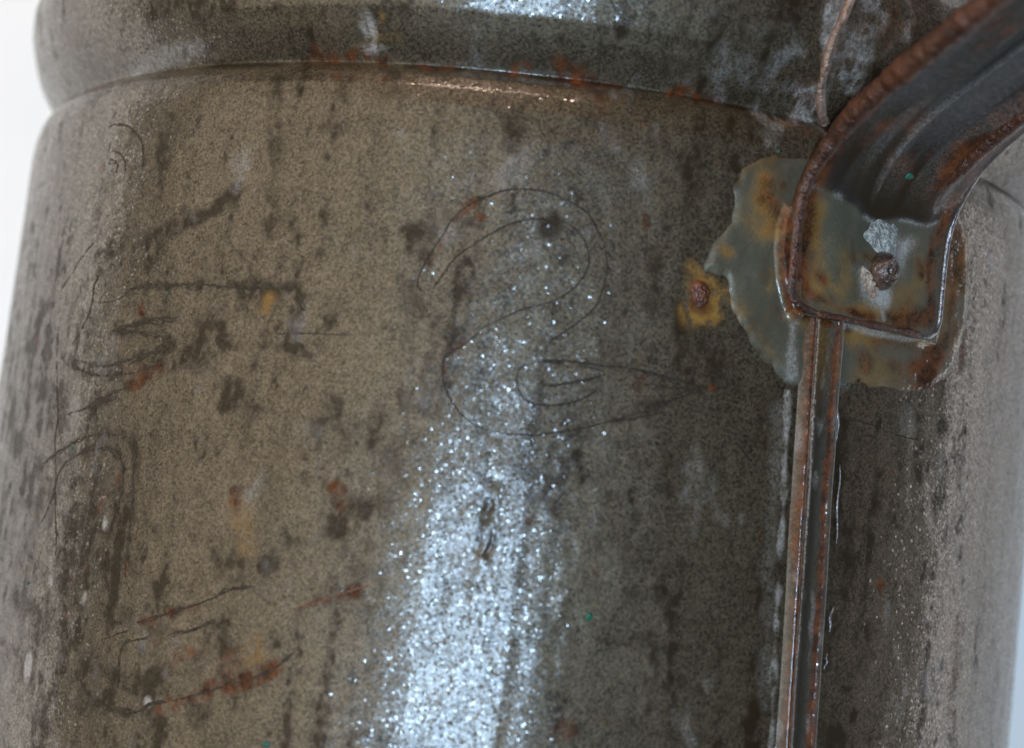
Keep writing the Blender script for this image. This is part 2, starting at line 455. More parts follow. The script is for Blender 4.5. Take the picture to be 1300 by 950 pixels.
# dark smears and blots of the plate
SM = [
 ([(-21.63, -0.3446), (-23.05, -0.3619), (-24.50, -0.3793), (-26.26, -0.3991), (-27.25, -0.4141), (-28.17, -0.4391), (-30.37, -0.4597), (-32.72, -0.4784), (-35.26, -0.4954), (-37.24, -0.5120), (-40.12, -0.5337), (-44.34, -0.5528)], .0085, .75),
 ([(-22.89, -0.3499), (-22.03, -0.3588)], .020, .85), ([(-23.95, -0.3510), (-22.23, -0.3650)], .016, .7),
 ([(-26.17, -0.1989), (-27.11, -0.2194), (-28.70, -0.2361), (-30.70, -0.2489), (-32.52, -0.2574), (-34.39, -0.2700), (-35.27, -0.2992)], .010, .8), ([(-39.82, -0.2822), (-41.33, -0.2947), (-42.56, -0.3008)], .010, .7),
 ([(-34.92, -0.2839), (-35.07, -0.3006)], .020, .75), ([(-39.81, -0.2836), (-41.25, -0.3004)], .010, .7), ([(-41.99, -0.3862), (-42.22, -0.4163), (-42.07, -0.4419)], .013, .7),
 ([(-27.37, -0.4022), (-27.53, -0.4304), (-28.68, -0.4477)], .018, .6),
 ([(-26.03, -0.4228), (-24.37, -0.4236)], .007, .75), ([(-23.78, -0.4890), (-24.40, -0.5096), (-24.88, -0.5162)], .014, .75), ([(-22.24, -0.4240), (-19.95, -0.4228), (-18.46, -0.4226), (-17.38, -0.4346)], .006, .65),
 ([(-41.12, -0.7033), (-40.78, -0.7860), (-40.74, -0.8481), (-39.49, -0.9064), (-40.25, -0.9701), (-40.91, -1.0132), (-41.16, -1.0551)], .017, .85), ([(-38.29, -0.6692), (-38.81, -0.7197), (-39.67, -0.7752)], .016, .6),
 ([(-43.35, -0.8255), (-42.81, -0.8743)], .018, .7), ([(-46.67, -0.8420), (-47.45, -0.9210)], .016, .55),
 ([(-22.78, -0.7172), (-21.56, -0.7375)], .020, .6), ([(-22.50, -0.8355), (-21.60, -0.8484)], .018, .7), ([(-24.00, -0.9314), (-23.05, -0.9476)], .012, .6),
 ([(-13.03, -0.6578), (-11.80, -0.6401)], .022, .75), ([(-12.89, -0.7364), (-12.88, -0.7514)], .012, .6),
 ([(4.85, -0.5286), (5.48, -0.5488), (5.78, -0.5568)], .008, .95), ([(-1.36, -0.6007), (-1.20, -0.6593)], .0085, .9), ([(10.40, -0.6036), (10.31, -0.6092)], .007, .8), ([(12.07, -0.6599), (12.67, -0.6912), (13.65, -0.7003)], .006, .7),
 ([(9.92, -0.7229), (9.18, -0.7456)], .005, .6), ([(12.36, -0.7508), (12.90, -0.8035), (12.75, -0.8571)], .010, .6), ([(-3.85, -0.0746), (-2.80, -0.0895), (-3.23, -0.1181)], .008, .6), ([(-2.14, -0.0482), (-2.36, -0.0608)], .009, .5),
 ([(11.52, -0.0833), (11.90, -0.1607)], .013, .75), ([(9.38, -0.2561), (9.81, -0.3213)], .014, .6), ([(11.99, -0.3049), (12.77, -0.3914)], .010, .7), ([(14.25, -0.3437), (15.55, -0.3849)], .016, .55),
 ([(-8.12, -0.2264), (-8.23, -0.2820)], .005, .5), ([(-7.64, -0.3471), (-7.14, -0.4338), (-7.26, -0.4885)], .010, .45), ([(-5.47, -0.4305), (-5.44, -0.4523)], .006, .6),
 ([(-18.44, -0.1092), (-17.78, -0.1031), (-18.04, -0.1146)], .012, .5), ([(-24.22, -0.0331), (-22.90, -0.1286), (-22.24, -0.2661)], .011, .5), ([(-35.60, -0.0897), (-35.26, -0.1628)], .012, .55),
 ([(37.96, -0.4383), (37.79, -0.4566)], .011, .85), ([(40.12, -0.3980), (40.42, -0.4155)], .009, .85), ([(41.01, -0.4507), (41.44, -0.4682)], .009, .8), ([(41.06, -0.5051), (40.93, -0.5415)], .009, .85), ([(38.40, -0.4734), (37.84, -0.4862)], .010, .7),
 ([(34.25, -0.5509), (35.43, -0.5725)], .010, .35), ([(32.83, -0.7258), (32.92, -0.7829)], .012, .55), ([(34.73, -0.7475), (34.25, -0.7593)], .008, .6), ([(27.24, -0.4597), (27.41, -0.5049)], .008, .5),
 ([(20.32, -0.4127), (20.38, -0.4740)], .008, .6), ([(-9.85, -0.3068), (-8.63, -0.3598)], .012, .35), ([(-28.16, -0.2698), (-26.67, -0.3385), (-25.44, -0.3834)], .01, .3), ([(1.15, -0.2090), (0.91, -0.2205)], .010, .85),
 ([(-8.83, -0.5350), (-9.46, -0.6230)], .02, .3), ([(-10.89, -0.5173), (-11.05, -0.5394)], .012, .6), ([(-12.24, -0.6830), (-12.48, -0.6943)], .012, .5), ([(-32.89, 0.0742), (-31.84, 0.0812)], .02, .6), ([(-39.02, 0.0725), (-36.08, 0.0836), (-29.25, 0.0786)], .012, .7),
]
SM += [
 ([(-36.62, -0.3519), (-33.85, -0.3476), (-31.27, -0.3438), (-28.53, -0.3429), (-25.39, -0.3424), (-22.44, -0.3415), (-19.41, -0.3373)], .005, .6), ([(-38.82, -0.4191), (-36.65, -0.4096), (-34.29, -0.3990), (-32.35, -0.3936), (-30.74, -0.3952)], .004, .6),
 ([(-38.81, -0.4199), (-34.78, -0.4167), (-32.71, -0.4200), (-31.52, -0.4255)], .005, .6), ([(-44.49, -0.4667), (-41.89, -0.4695), (-38.53, -0.4714), (-35.69, -0.4587), (-33.08, -0.4461), (-30.93, -0.4360)], .007, .65),
 ([(-44.59, -0.4698), (-42.62, -0.4807), (-40.37, -0.4855), (-37.21, -0.4849), (-34.12, -0.4737), (-31.64, -0.4590)], .007, .65), ([(-41.69, -0.3304), (-42.33, -0.3476), (-42.43, -0.3863), (-43.56, -0.4188), (-44.63, -0.4429), (-44.67, -0.4646)], .006, .5),
 ([(-47.18, -0.6315), (-43.97, -0.6059), (-41.08, -0.5862), (-37.98, -0.5738), (-35.74, -0.5741), (-34.29, -0.5782), (-33.53, -0.5994), (-33.47, -0.6196), (-33.34, -0.6396), (-32.93, -0.6792), (-32.87, -0.7313), (-32.82, -0.7592)], .008, .6),
 ([(-46.05, -0.7247), (-44.68, -0.6838), (-44.26, -0.6490), (-43.18, -0.6262), (-40.79, -0.6060), (-38.48, -0.5953), (-36.56, -0.5967), (-35.35, -0.6064), (-34.70, -0.6257), (-34.61, -0.6540), (-34.84, -0.6788), (-35.20, -0.7080), (-35.64, -0.7454), (-35.25, -0.7769), (-34.36, -0.8070)], .009, .7),
 ([(-36.80, -0.9309), (-35.79, -0.9519), (-34.24, -0.9629), (-32.50, -0.9672), (-30.58, -0.9662), (-28.83, -0.9584)], .006, .7), ([(-30.70, -0.8398), (-28.99, -0.8274), (-27.09, -0.8127), (-25.23, -0.8010)], .006, .6), ([(-48.07, -0.4130), (-46.89, -0.4874), (-45.62, -0.5518), (-45.48, -0.5905), (-44.70, -0.6368), (-44.26, -0.6789)], .004, .5),
 ([(-7.06, -0.2047), (-8.10, -0.2375), (-8.78, -0.2774)], .006, .5), ([(2.13, -0.4020), (7.77, -0.3995), (13.68, -0.4091)], .004, .45), ([(1.51, -0.4033), (3.37, -0.4015)], .006, .6), ([(14.71, -0.4112), (12.48, -0.4272), (9.72, -0.4530)], .006, .45), ([(12.20, -0.4344), (8.83, -0.4637), (5.80, -0.4833)], .006, .4),
]
for a, w, k in SM: stroke(dirt, a, w * 1.1, min(1, k * 1.3))
# rust marks
RU = [
 ([(-13.59, -0.6099), (-13.17, -0.6307)], .010, 1.0), ([(-22.39, -0.6331), (-21.98, -0.6545)], .007, .7), ([(33.98, -0.6580), (34.21, -0.6740)], .006, .95), ([(34.27, -0.6693), (34.54, -0.7014)], .0025, .7),
 ([(-29.45, -0.3110), (-29.74, -0.3275)], .006, .8), ([(-35.06, -0.3775), (-35.04, -0.3879)], .005, .85), ([(-44.24, -0.1579), (-44.23, -0.1645)], .006, .8), ([(-34.75, -0.4785), (-33.31, -0.4852), (-35.26, -0.4954)], .010, .6),
 ([(-34.00, -0.4839), (-31.55, -0.4670)], .006, .6), ([(-26.93, -0.9440), (-24.54, -0.9311), (-22.57, -0.9138), (-19.23, -0.8893), (-16.98, -0.8671)], .008, .75), ([(-20.66, -0.8687), (-20.77, -0.8841), (-21.64, -0.9017)], .015, .5),
 ([(-30.70, -0.8398), (-28.99, -0.8274), (-27.09, -0.8127), (-24.45, -0.7964)], .006, .7), ([(-28.37, -0.8590), (-26.23, -0.8416)], .005, .6), ([(-26.23, -0.8706), (-23.56, -0.8632)], .006, .5),
 ([(-15.56, -0.7794), (-14.24, -0.7695), (-11.23, -0.7457)], .006, .75), ([(-22.20, -0.6349), (-22.29, -0.6544)], .008, .6),
 ([(-6.81, -0.2221), (-5.52, -0.1977)], .005, .6), ([(-7.39, -0.2474), (-8.11, -0.2818)], .005, .45), ([(-4.89, -0.2154), (-4.69, -0.2172)], .006, .7), ([(-5.65, -0.4036), (-4.80, -0.3911)], .006, .6), ([(-6.29, -0.4212), (-6.15, -0.4319)], .004, .9),
 ([(9.33, -0.3938), (9.06, -0.4217)], .009, .4), ([(15.24, -0.4099), (15.31, -0.4109)], .004, .9), ([(1.61, -0.6192), (1.75, -0.6210)], .006, .6), ([(7.12, -0.0582), (7.32, -0.0611)], .006, .7), ([(6.67, -0.8931), (6.40, -0.8989)], .012, .35),
 ([(27.74, -0.5271), (28.09, -0.5946)], .004, .3), ([(34.20, -0.4867), (34.35, -0.4923)], .005, .6), ([(46.68, -0.7195), (46.62, -0.8418)], .016, .4), ([(-3.88, -0.6113), (-3.72, -0.6163)], .004,.5),
]
for a, w, k in RU: stroke(rust, a, w, k)
stroke(ochre, [(-21.78, -0.6597), (-20.68, -0.7016)], .016, .35); stroke(ochre, [(-18.78, -0.8393), (-18.85, -0.8558)], .012, .4); stroke(ochre, [(-21.78, -0.3623), (-22.05, -0.3740)], .010, .6)
for c in ([(-15.66, -0.3139)],): stroke(rust, c + c, .006, .5)
# chalky crumbs low on the left
for c, a, b in (([(-35.97, -0.7038)], .008, .012), ([(-37.54, -0.8153)], .008, .014), ([(-44.80, -0.9470)], .010, .018), ([(-42.93, -0.8077)], .008, .011), ([(-28.38, -0.9446)], .008, .008)):
    spot(pale, c, a, b, .65)
# the square rust spot by the solder patch
stroke(ochre, [(12.99, -0.2647), (13.86, -0.2647), (14.38, -0.2823), (13.86, -0.3047), (13.05, -0.3045)], .017, .95, 1.2); spot(ochre, [(14.59, -0.2929)], .022, .024, .7, 1.2); stroke(rust, [(13.02, -0.2691), (13.64, -0.2720), (13.60, -0.2965), (13.00, -0.2958)], .010, 1.0, .8)
# rust weeping from under the handle foot on the right
for a, w, k in (([(37.66, -0.1621), (38.99, -0.2431), (38.98, -0.3038)], .022, .8), ([(39.59, -0.1190), (39.69, -0.1922)], .018, .45), ([(41.87, -0.2595), (42.36, -0.3074)], .010, .75), ([(38.64, -0.3288), (36.26, -0.3107)], .02, .6)):
    stroke(rust, a, w, k, 2.0)
# drips beside the right seam ridge
stroke(dirt, [(28.14, -0.4120), (28.24, -0.5034), (28.42, -0.6168), (28.45, -0.7296), (28.97, -0.8861)], .008, .55, 2.0)
dirt, rust, ochre, pale = [np.clip(a, 0, 1) for a in (dirt, rust, ochre, pale)]
wet = np.exp(-(seg_dist(U, V, rad([(-1.90, -0.5210), (-1.56, -0.6065), (-1.35, -0.6916), (-1.57, -0.7666)]))[0] / .016) ** 2) + .45 * np.exp(-(seg_dist(U, V, rad([(3.00, -0.5324), (4.78, -0.6577), (4.99, -0.8275)]))[0] / .03) ** 2)
relief += 0.0004 * wet * field(shp, cells(.0052), cells(.0056), 43)
relief -= 0.0013 * np.clip(.6 + .7 * speck + .4 * grit, 0, 2) * np.exp(-(seg_dist(U, V, rad([(-1.44, -0.6062), (-1.19, -0.6699)]))[0] / .008) ** 2)

def surf(a, z, h=0.0):
    """a point on the jug's displaced skin; a in radians"""
    a = np.asarray(a, float); z = np.asarray(z, float)
    i = np.clip((z - z_dense[0]) / DZ, 0, NZ - 1.001); j = np.clip((a / D2R - AZ0) / DA, 0, ND - 1.001)
    i0 = i.astype(int); j0 = j.astype(int); fi = i - i0; fj = j - j0
    r = (relief[i0, j0] * (1 - fi) * (1 - fj) + relief[i0 + 1, j0] * fi * (1 - fj) + relief[i0, j0 + 1] * (1 - fi) * fj + relief[i0 + 1, j0 + 1] * fi * fj)
    R = radius(z) + r + h
    return np.stack([R * np.sin(a), -R * np.cos(a), z + 0 * a], -1)

def skin(name, z0, z1, extra_below=()):
    i = np.where((z_dense >= z0) & (z_dense <= z1))[0]
    zz = np.concatenate([np.array(extra_below), z_dense[i]])
    nb = len(extra_below)
    def full(a):
        o = np.zeros((len(zz), len(az)))
        o[nb:, :ND] = a[i]
        o[:nb, :ND] = a[i[0]] if nb else 0
        o[:, ND:] = a.mean() if a is not relief else 0
        if a is relief:                                # let dents fade out towards the back half
            o[:, :ND] *= (1 - smooth(np.abs(az_dense), 74, 82))[None, :]
        return o
    R = radius(zz)[:, None] + full(relief)
    A = np.broadcast_to(az, R.shape)
    P = np.stack([R * np.sin(A), -R * np.cos(A), np.broadcast_to(zz[:, None], R.shape)], -1)
    return grid_object(name, P, M_body, jug, dict(dirt=full(dirt), rust=full(rust), ochre=full(ochre), pale=full(pale), tone=full(tone)), wrap=True)

body = skin('body', -1.2, 0.0009, tuple(np.linspace(-2.30, -1.21, 24)))
bead = skin('shoulder_bead', -0.0012, 0.34)

def ring_object(name, prof, mat, n=96):
    prof = np.array(prof)
    th = np.linspace(0, 2 * math.pi, n, endpoint=False)
    P = np.stack([prof[:, 1:2] * np.sin(th), -prof[:, 1:2] * np.cos(th), np.broadcast_to(prof[:, :1], (len(prof), n))], -1)
    z = np.zeros(P.shape[:2])
    return grid_object(name, P, mat, jug, dict(dirt=z + .15, rust=z, ochre=z, pale=z), wrap=True)
ring_object('base', [(-2.29, .985), (-2.27, .97), (-2.255, .6), (-2.25, .001)], M_body)
ring_object('neck', [(.338, .967), (.36, .955), (.45, .93), (.62, .90), (.80, .885), (.97, .885), (.97, .872), (.80, .872), (.62, .887), (.45, .917), (.33, .95)], M_body)
th_ = np.linspace(0, 2 * math.pi, 97)
tube('rim', np.stack([.885 * np.sin(th_), -.885 * np.cos(th_), 0 * th_ + .985], 1), .022, M_edge, jug, 12, caps=False)

# --- solder patch that the handle's foot is set in
def poly_sd(U, V, poly):
    P = np.array(poly + poly[:1])
    d, _ = seg_dist(U, V, P)
    ins = np.zeros(U.shape, bool)
    for (x0, y0), (x1, y1) in zip(P[:-1], P[1:]):
        c = ((y0 > V) != (y1 > V)) & (U < (x1 - x0) * (V - y0) / (y1 - y0 + 1e-12) + x0)
        ins ^= c
    return np.where(ins, d, -d)

PATCH = rad([(18.67, -0.0683), (17.29, -0.0750), (15.81, -0.0955), (15.12, -0.1269), (15.24, -0.1760), (14.08, -0.2061), (13.16, -0.2398), (13.51, -0.2523), (15.02, -0.2550), (16.23, -0.3032), (17.72, -0.3374), (21.21, -0.3826), (22.90, -0.3876), (25.13, -0.3938), (26.81, -0.3807), (30.90, -0.3722), (35.76, -0.3727), (38.23, -0.3587), (40.57, -0.3314), (41.98, -0.2961), (42.52, -0.2330), (42.27, -0.1717), (41.65, -0.1118), (39.16, -0.0738), (31.22, -0.0644), (22.73, -0.0594)])
PN = None
pu = np.arange(13.5 * D2R, 46 * D2R, .0019); pv = np.arange(-.44, -.02, .0019)
PU, PV = np.meshgrid(pu, pv)
pshape = PU.shape
pc = lambda a: a / .0019
sd = poly_sd(PU, PV, PATCH) + .0011 * field(pshape, pc(.005), pc(.005), 51) + .0014 * field(pshape, pc(.016), pc(.016), 52)
ph = -.0012 + .0042 * smooth(sd, -.003, .016) + .0004 * field(pshape, pc(.018), pc(.026), 53) + .0004 * field(pshape, pc(.05), pc(.06), 54) + .00022 * field(pshape, pc(.006), pc(.008), 58)
lip = poly_sd(PU, PV, rad([(19.96, -0.1395), (19.57, -0.1668), (19.62, -0.2064), (20.03, -0.2448), (20.76, -0.2756), (21.65, -0.2958), (22.24, -0.2943), (21.13, -0.1359)]))
ph += .0125 * smooth(lip, -.006, .005) * smooth(sd, 0, .008)
low, lt = seg_dist(PU, PV, rad([(21.56, -0.2938), (24.41, -0.2953), (28.10, -0.2946), (35.06, -0.2924), (37.06, -0.2787)]))
ph += .006 * np.exp(-(low / .010) ** 2)
pr = np.zeros(pshape); po = np.zeros(pshape); pd = np.zeros(pshape); pp = np.zeros(pshape)
pn = field(pshape, pc(.008), pc(.010), 55); pn2 = field(pshape, pc(.022), pc(.028), 56)
def pstroke(t, pts, w, k, rag=1.0):
    d, _ = seg_dist(PU, PV, rad(pts))
    d = np.maximum(d + rag * w * np.clip(.28 * pn + .34 * pn2 + .10, -.7, 1.2), 0)
    np.maximum(t, k * np.exp(-(d / w) ** 2), out=t)
for a, w, k in (([(18.45, -0.1100), (18.45, -0.1305), (19.22, -0.1486), (19.81, -0.1604)], .017, 1.0), ([(19.31, -0.1619), (20.18, -0.1820)], .009, .7), ([(20.05, -0.1938), (20.68, -0.2317), (21.31, -0.2696)], .006, .9),
                ([(21.26, -0.2833), (23.58, -0.2884), (26.77, -0.2867)], .011, 1.0), ([(30.30, -0.2968), (34.15, -0.3043), (37.38, -0.3139)], .014, .6), ([(39.48, -0.1071), (39.70, -0.1677), (39.57, -0.2414)], .030, .85),
                ([(39.74, -0.2592), (39.44, -0.2904), (37.48, -0.3256), (35.95, -0.3354)], .032, 1.0), ([(41.49, -0.2482), (42.30, -0.3014)], .012, .9), ([(29.26, -0.3344), (29.58, -0.3417)], .010, .7), ([(32.45, -0.3346), (32.68, -0.3387)], .009, .6),
                ([(29.10, -0.3695), (29.25, -0.3773)], .004, .9)):
    pstroke(pr, a, w, k)
for a, w, k in (([(29.92, -0.3618), (32.53, -0.3438)], .02, .5), ([(18.61, -0.3217), (19.90, -0.3521)], .012, .3), ([(17.98, -0.1035), (18.26, -0.1447), (19.60, -0.1724)], .024, .9), ([(19.31, -0.2355), (19.32, -0.2580)], .010, .7), ([(15.10, -0.2168), (15.40, -0.2204)], .007, .7), ([(14.49, -0.2787), (15.26, -0.2912), (17.03, -0.2978)], .020, .5),
                ([(21.69, -0.2912), (26.00, -0.2933), (31.19, -0.2945)], .018, .85), ([(23.49, -0.2978), (23.88, -0.3309), (24.15, -0.3245)], .012, .9), ([(38.09, -0.2698), (39.69, -0.1922), (40.78, -0.1148)], .042, .85), ([(37.11, -0.3445), (34.49, -0.3449)], .018, .4), ([(32.57, -0.2908), (35.60, -0.2945)], .018, .7)):
    pstroke(po, a, w, k)
for a, w, k in (([(21.78, -0.3045), (21.85, -0.3360), (22.22, -0.3780)], .007, .5), ([(27.22, -0.2901), (28.96, -0.2946), (33.09, -0.2953), (36.06, -0.2873)], .004, .5), ([(26.11, -0.3080), (26.47, -0.2898)], .004, .8)):
    pstroke(pp, a, w, k)
pr = np.maximum(pr, np.clip(.85 + .25 * pn, 0, 1) * smooth(lip, -.0045, .0005) * smooth(pn2 + 1.6, 0, 1))
pd = np.maximum(pd, .8 * np.exp(-(np.abs(sd) / .0022) ** 2) * smooth(field(pshape, pc(.03), pc(.03), 57), -.8, .6))
po = np.maximum(po, .42 * smooth(pn2 + .35 * pn, .9, 2.2))
pr = np.maximum(pr, .5 * smooth(pn + .6 * pn2, 2.0, 3.0))
pd = np.maximum(pd, .45 * smooth(pn2 + .4 * pn, .3, 2))
pd = np.maximum(pd, .6 * (1 - smooth(sd, .0, .016)) * np.clip(.5 + .5 * pn + .4 * pn2, 0, 1.3))
sp = surf(PU, PV, ph)
grid_object('solder_patch', sp, M_solder, jug, dict(dirt=pd, rust=pr, ochre=po, pale=pp), keep=sd > -.004)

# --- lock seam below the handle: a raised strip with a bead along its left edge
def ribbon_strip(name, left, right, n, m, hfun, mat, wear):
    Lp = resample(spline(rad(left), 200), n); Rp = resample(spline(rad(right), 200), n)
    s = np.linspace(0, 1, m)
    A = Lp[:, None, 0] * (1 - s) + Rp[:, None, 0] * s
    Z = Lp[:, None, 1] * (1 - s) + Rp[:, None, 1] * s
    t = np.broadcast_to(np.linspace(0, 1, n)[:, None], A.shape); sg = np.broadcast_to(s, A.shape)
    return grid_object(name, surf(A, Z, hfun(sg, t)), mat, jug, wear(sg, t))
SL = [(22.46, -0.2937), (22.60, -0.3341), (22.77, -0.4015), (22.95, -0.4798), (23.20, -0.5689), (23.54, -0.6796), (23.88, -0.7897), (24.21, -0.8993)] + [(25.0, -1.19)]
SR = [(26.58, -0.2826), (26.80, -0.3234), (26.90, -0.3919), (27.16, -0.4713), (27.26, -0.5619), (27.61, -0.6743), (27.88, -0.7862), (28.15, -0.8975)] + [(28.6, -1.19)]
sf1 = field((420, 40), 2, 6, 61); sf2 = field((420, 40), 6, 20, 62)
def sh(s, t):
    return (-.002 + .0125 * smooth(s, 0, .28) * (1 - smooth(s, .92, 1.0)) + .0035 * np.exp(-((s - .22) / .10) ** 2)
            - .0045 * np.exp(-((s - .56) / .20) ** 2) + .003 * np.exp(-((s - .88) / .07) ** 2) + .0004 * sf2)
def swear(s, t):
    g = .12 * sf1 + .08 * sf2
    ru = np.clip(.95 * np.exp(-((s - .22 + .015 * sf2) / .10) ** 2) + .95 * np.exp(-((s - .79 + .015 * sf1) / .075) ** 2) + .25 * np.exp(-((s - .1) / .06) ** 2) * smooth(sf2, 0, 2), 0, 1)
    oc = np.clip(.6 * np.exp(-((s - .45) / .18) ** 2) * (1 - smooth(t, .02, .18)) + .25 * smooth(sf2, .5, 2), 0, 1)
    di = np.clip(.55 * np.exp(-((s - .50) / .17) ** 2) + g, 0, 1)
    pa = np.clip(.45 * np.exp(-((s - .0) / .035) ** 2) + .30 * np.exp(-((s - .93) / .03) ** 2) + .25 * smooth(sf1, 1.2, 2.5), 0, 1)
    return dict(dirt=di, rust=ru, ochre=oc, pale=pa)
ribbon_strip('side_seam', SL, SR, 420, 40, sh, M_seam, swear)
# bright drips of old solder along the strip's right side
for i, (pts, w) in enumerate((([(27.98, -0.4924), (28.16, -0.5491), (28.34, -0.6056)], .0016), ([(28.69, -0.6956), (28.53, -0.7183), (28.63, -0.7317)], .0022), ([(27.06, -0.3916), (27.48, -0.4592)], .0018), ([(28.62, -0.7632), (28.46, -0.7857)], .0016))):
    c = resample(spline(rad(pts), 60), 26)
    c[:, 0] += .0016 * np.sin(np.linspace(0, 9, 26) + i)
    tube('solder_drip', surf(c[:, 0], c[:, 1], .0006), w * (1 - .6 * np.abs(np.linspace(-1, 1, 26))), M_edge, jug, 8)
# thin ridge where the seam runs on over the bead
c = resample(spline(rad([(23.15, 0.1835), (22.84, 0.1651), (22.41, 0.1378), (22.02, 0.1113), (21.88, 0.0844), (22.05, 0.0593), (22.52, 0.0347), (23.53, 0.0124), (24.27, 0.0011)]), 300), 120)
wv = .0065 + .0009 * field((1, 120), 6, 0, 63)[0] + np.linspace(-.001, .002, 120)
tube('upper_seam', surf(c[:, 0], c[:, 1], .002), wv, M_wire, jug, 14)

# --- handle: a ribbed strap bent outwards from its foot and back to the neck
HA = 29.6 * D2R
NV = np.array([math.sin(HA), -math.cos(HA), 0]); EV = np.array([math.cos(HA), math.sin(HA), 0]); ZV = np.array([0, 0, 1.0])
PATH = [(1.0, -.290), (1.0, -.235), (1.0, -.16), (1.006, -.115), (1.032, -.068), (1.082, -.018), (1.15, .022), (1.23, .058), (1.31, .094), (1.42, .15), (1.54, .23), (1.63, .34), (1.66, .47), (1.62, .60), (1.50, .70), (1.33, .75), (1.12, .765), (.93, .765)]
HN = 620
hp = resample(spline(PATH, 3000), HN)
ht = np.gradient(hp, axis=0); ht /= np.linalg.norm(ht, axis=1, keepdims=True)
hn = np.stack([ht[:, 1], -ht[:, 0]], 1)
hl = np.r_[0, np.cumsum(np.linalg.norm(np.diff(hp, axis=0), axis=1))]         # length from the foot
hl0 = hl; hl = hl - .038                                                     # 0 where the foot's lower lobe begins
seat = 1 - smooth(hl, .12, .30)                                              # 1 on the foot, 0 once the strap stands off
W = .146
def hpos(i, s, h):
    """i: index array along the path, s: across (+ = right), h: proud of the strap's face"""
    bend = (1 - np.sqrt(np.clip(1 - s * s, 0, 1))) * np.interp(i, np.arange(HN), seat)
    Nn = np.interp(i, np.arange(HN), hp[:, 0]); Zz = np.interp(i, np.arange(HN), hp[:, 1])
    n0 = np.interp(i, np.arange(HN), hn[:, 0]); n1 = np.interp(i, np.arange(HN), hn[:, 1])
    return ((Nn + n0 * h - bend)[..., None] * NV + (s - .006)[..., None] * EV + (Zz + n1 * h)[..., None] * ZV)
HM = 110
sv = np.linspace(-1, 1, HM)
SI, SS = np.meshgrid(np.arange(HN), sv, indexing='ij')
LL = hl[SI]
f1 = field((HN, HM), 3, 4, 71); f2 = field((HN, HM), 9, 14, 72); f3 = field((HN, HM), 2, 14, 73)
rise = smooth(LL, .13, .24)
face = (.009 - .010 * rise * (1 - (SS / 1.0) ** 2) * .8
        + rise * (.009 * np.exp(-((SS + .20) / .035) ** 2))                                    # middle rib
        + rise * (.016 * smooth(SS, .36, .50) * (1 - .55 * smooth(SS, .56, .72)))              # stepped right rib
        - rise * .018 * smooth(SS, .62, 1.0)
        + .0005 * f2 + .0008 * field((HN, HM), 25, 30, 74))
# foot swells a little over the spot left of the rivet
face += .007 * np.exp(-((SS + .50) / .16) ** 2 - ((LL - .075) / .05) ** 2) + .004 * np.exp(-((SS - .1) / .2) ** 2 - ((LL - .06) / .05) ** 2)
hr = .95 * np.exp(-(np.maximum(np.abs(SS + .93 - .03 * f2) - .05, 0) / .085) ** 2)
hr = np.maximum(hr, rise * .95 * np.exp(-((SS - .50 - .02 * f1) / .135) ** 2))
hr = np.maximum(hr, (1.0 - .55 * smooth(LL, .2, .5)) * np.exp(-((SS - .86 + .03 * f2) / .13) ** 2) * smooth(f2 + .6, -1, .6))
hr = np.maximum(hr, .75 * smooth(f2 + .5 * f1, .7, 1.8) * smooth(LL, .16, .26) * (SS < .3))
ho = 0 * SS
# wear on the foot, laid out by where it sits round and along the jug
FA = HA + np.arcsin(np.clip(SS * W - .006, -.9, .9)); FZ = np.interp(SI, np.arange(HN), hp[:, 1]); onfoot = 1 - smooth(LL, .16, .20)
def hstroke(tgt, pts, w, k, rag=1.0):
    d, _ = seg_dist(FA, FZ, rad(pts))
    d = np.maximum(d + rag * w * np.clip(.28 * f1 + .34 * f2 + .10, -.7, 1.2), 0)
    np.maximum(tgt, k * np.exp(-(d / w) ** 2) * onfoot, out=tgt)
hq0 = 0 * SS
for a, w, k in (([(21.86, -0.1542), (21.95, -0.2109), (22.30, -0.2498), (23.43, -0.2672)], .010, .95), ([(23.15, -0.2280), (24.01, -0.2393)], .009, 1.0), ([(24.77, -0.2577), (24.96, -0.2618)], .006, .9), ([(22.91, -0.2595), (25.84, -0.2708), (29.25, -0.2753)], .008, 1.0),
                ([(26.26, -0.1727), (26.77, -0.1966)], .006, .85), ([(27.72, -0.1879), (29.07, -0.1953)], .010, .9), ([(34.10, -0.1796), (34.84, -0.1952)], .009, .85), ([(31.01, -0.2715), (33.36, -0.2686), (35.96, -0.2517)], .015, .9), ([(35.55, -0.1328), (35.45, -0.1933), (36.27, -0.2388)], .011, .9), ([(33.66, -0.2464), (34.74, -0.2552)], .012, .6)):
    hstroke(hr, a, w, k)
for a, w, k in (([(25.24, -0.1897), (26.37, -0.2324), (25.78, -0.2629)], .02, .5), ([(30.83, -0.2486), (33.57, -0.2348)], .02, .6), ([(22.30, -0.1299), (22.77, -0.1742), (22.94, -0.2423), (24.60, -0.2662)], .020, .9), ([(24.30, -0.1695), (23.61, -0.1832)], .014, .55), ([(24.39, -0.2382), (25.27, -0.2494)], .016, .75), ([(24.23, -0.2707), (29.19, -0.2684), (32.80, -0.2606)], .012, .8), ([(30.34, -0.2442), (30.97, -0.2658)], .016, .6), ([(33.86, -0.1744), (34.84, -0.2071)], .016, .6), ([(26.89, -0.1904), (28.43, -0.1915)], .012, .6)):
    hstroke(ho, a, w, k)
for a, w, k in (([(28.61, -0.1360), (30.05, -0.1489), (31.98, -0.1591)], .021, .95), ([(27.89, -0.2106), (28.93, -0.2343), (30.25, -0.2444)], .013, .95), ([(29.95, -0.2511), (30.65, -0.2725)], .004, .6)):
    hstroke(hq0, a, w, k, 1.4)
edge = LL + .012 * f2
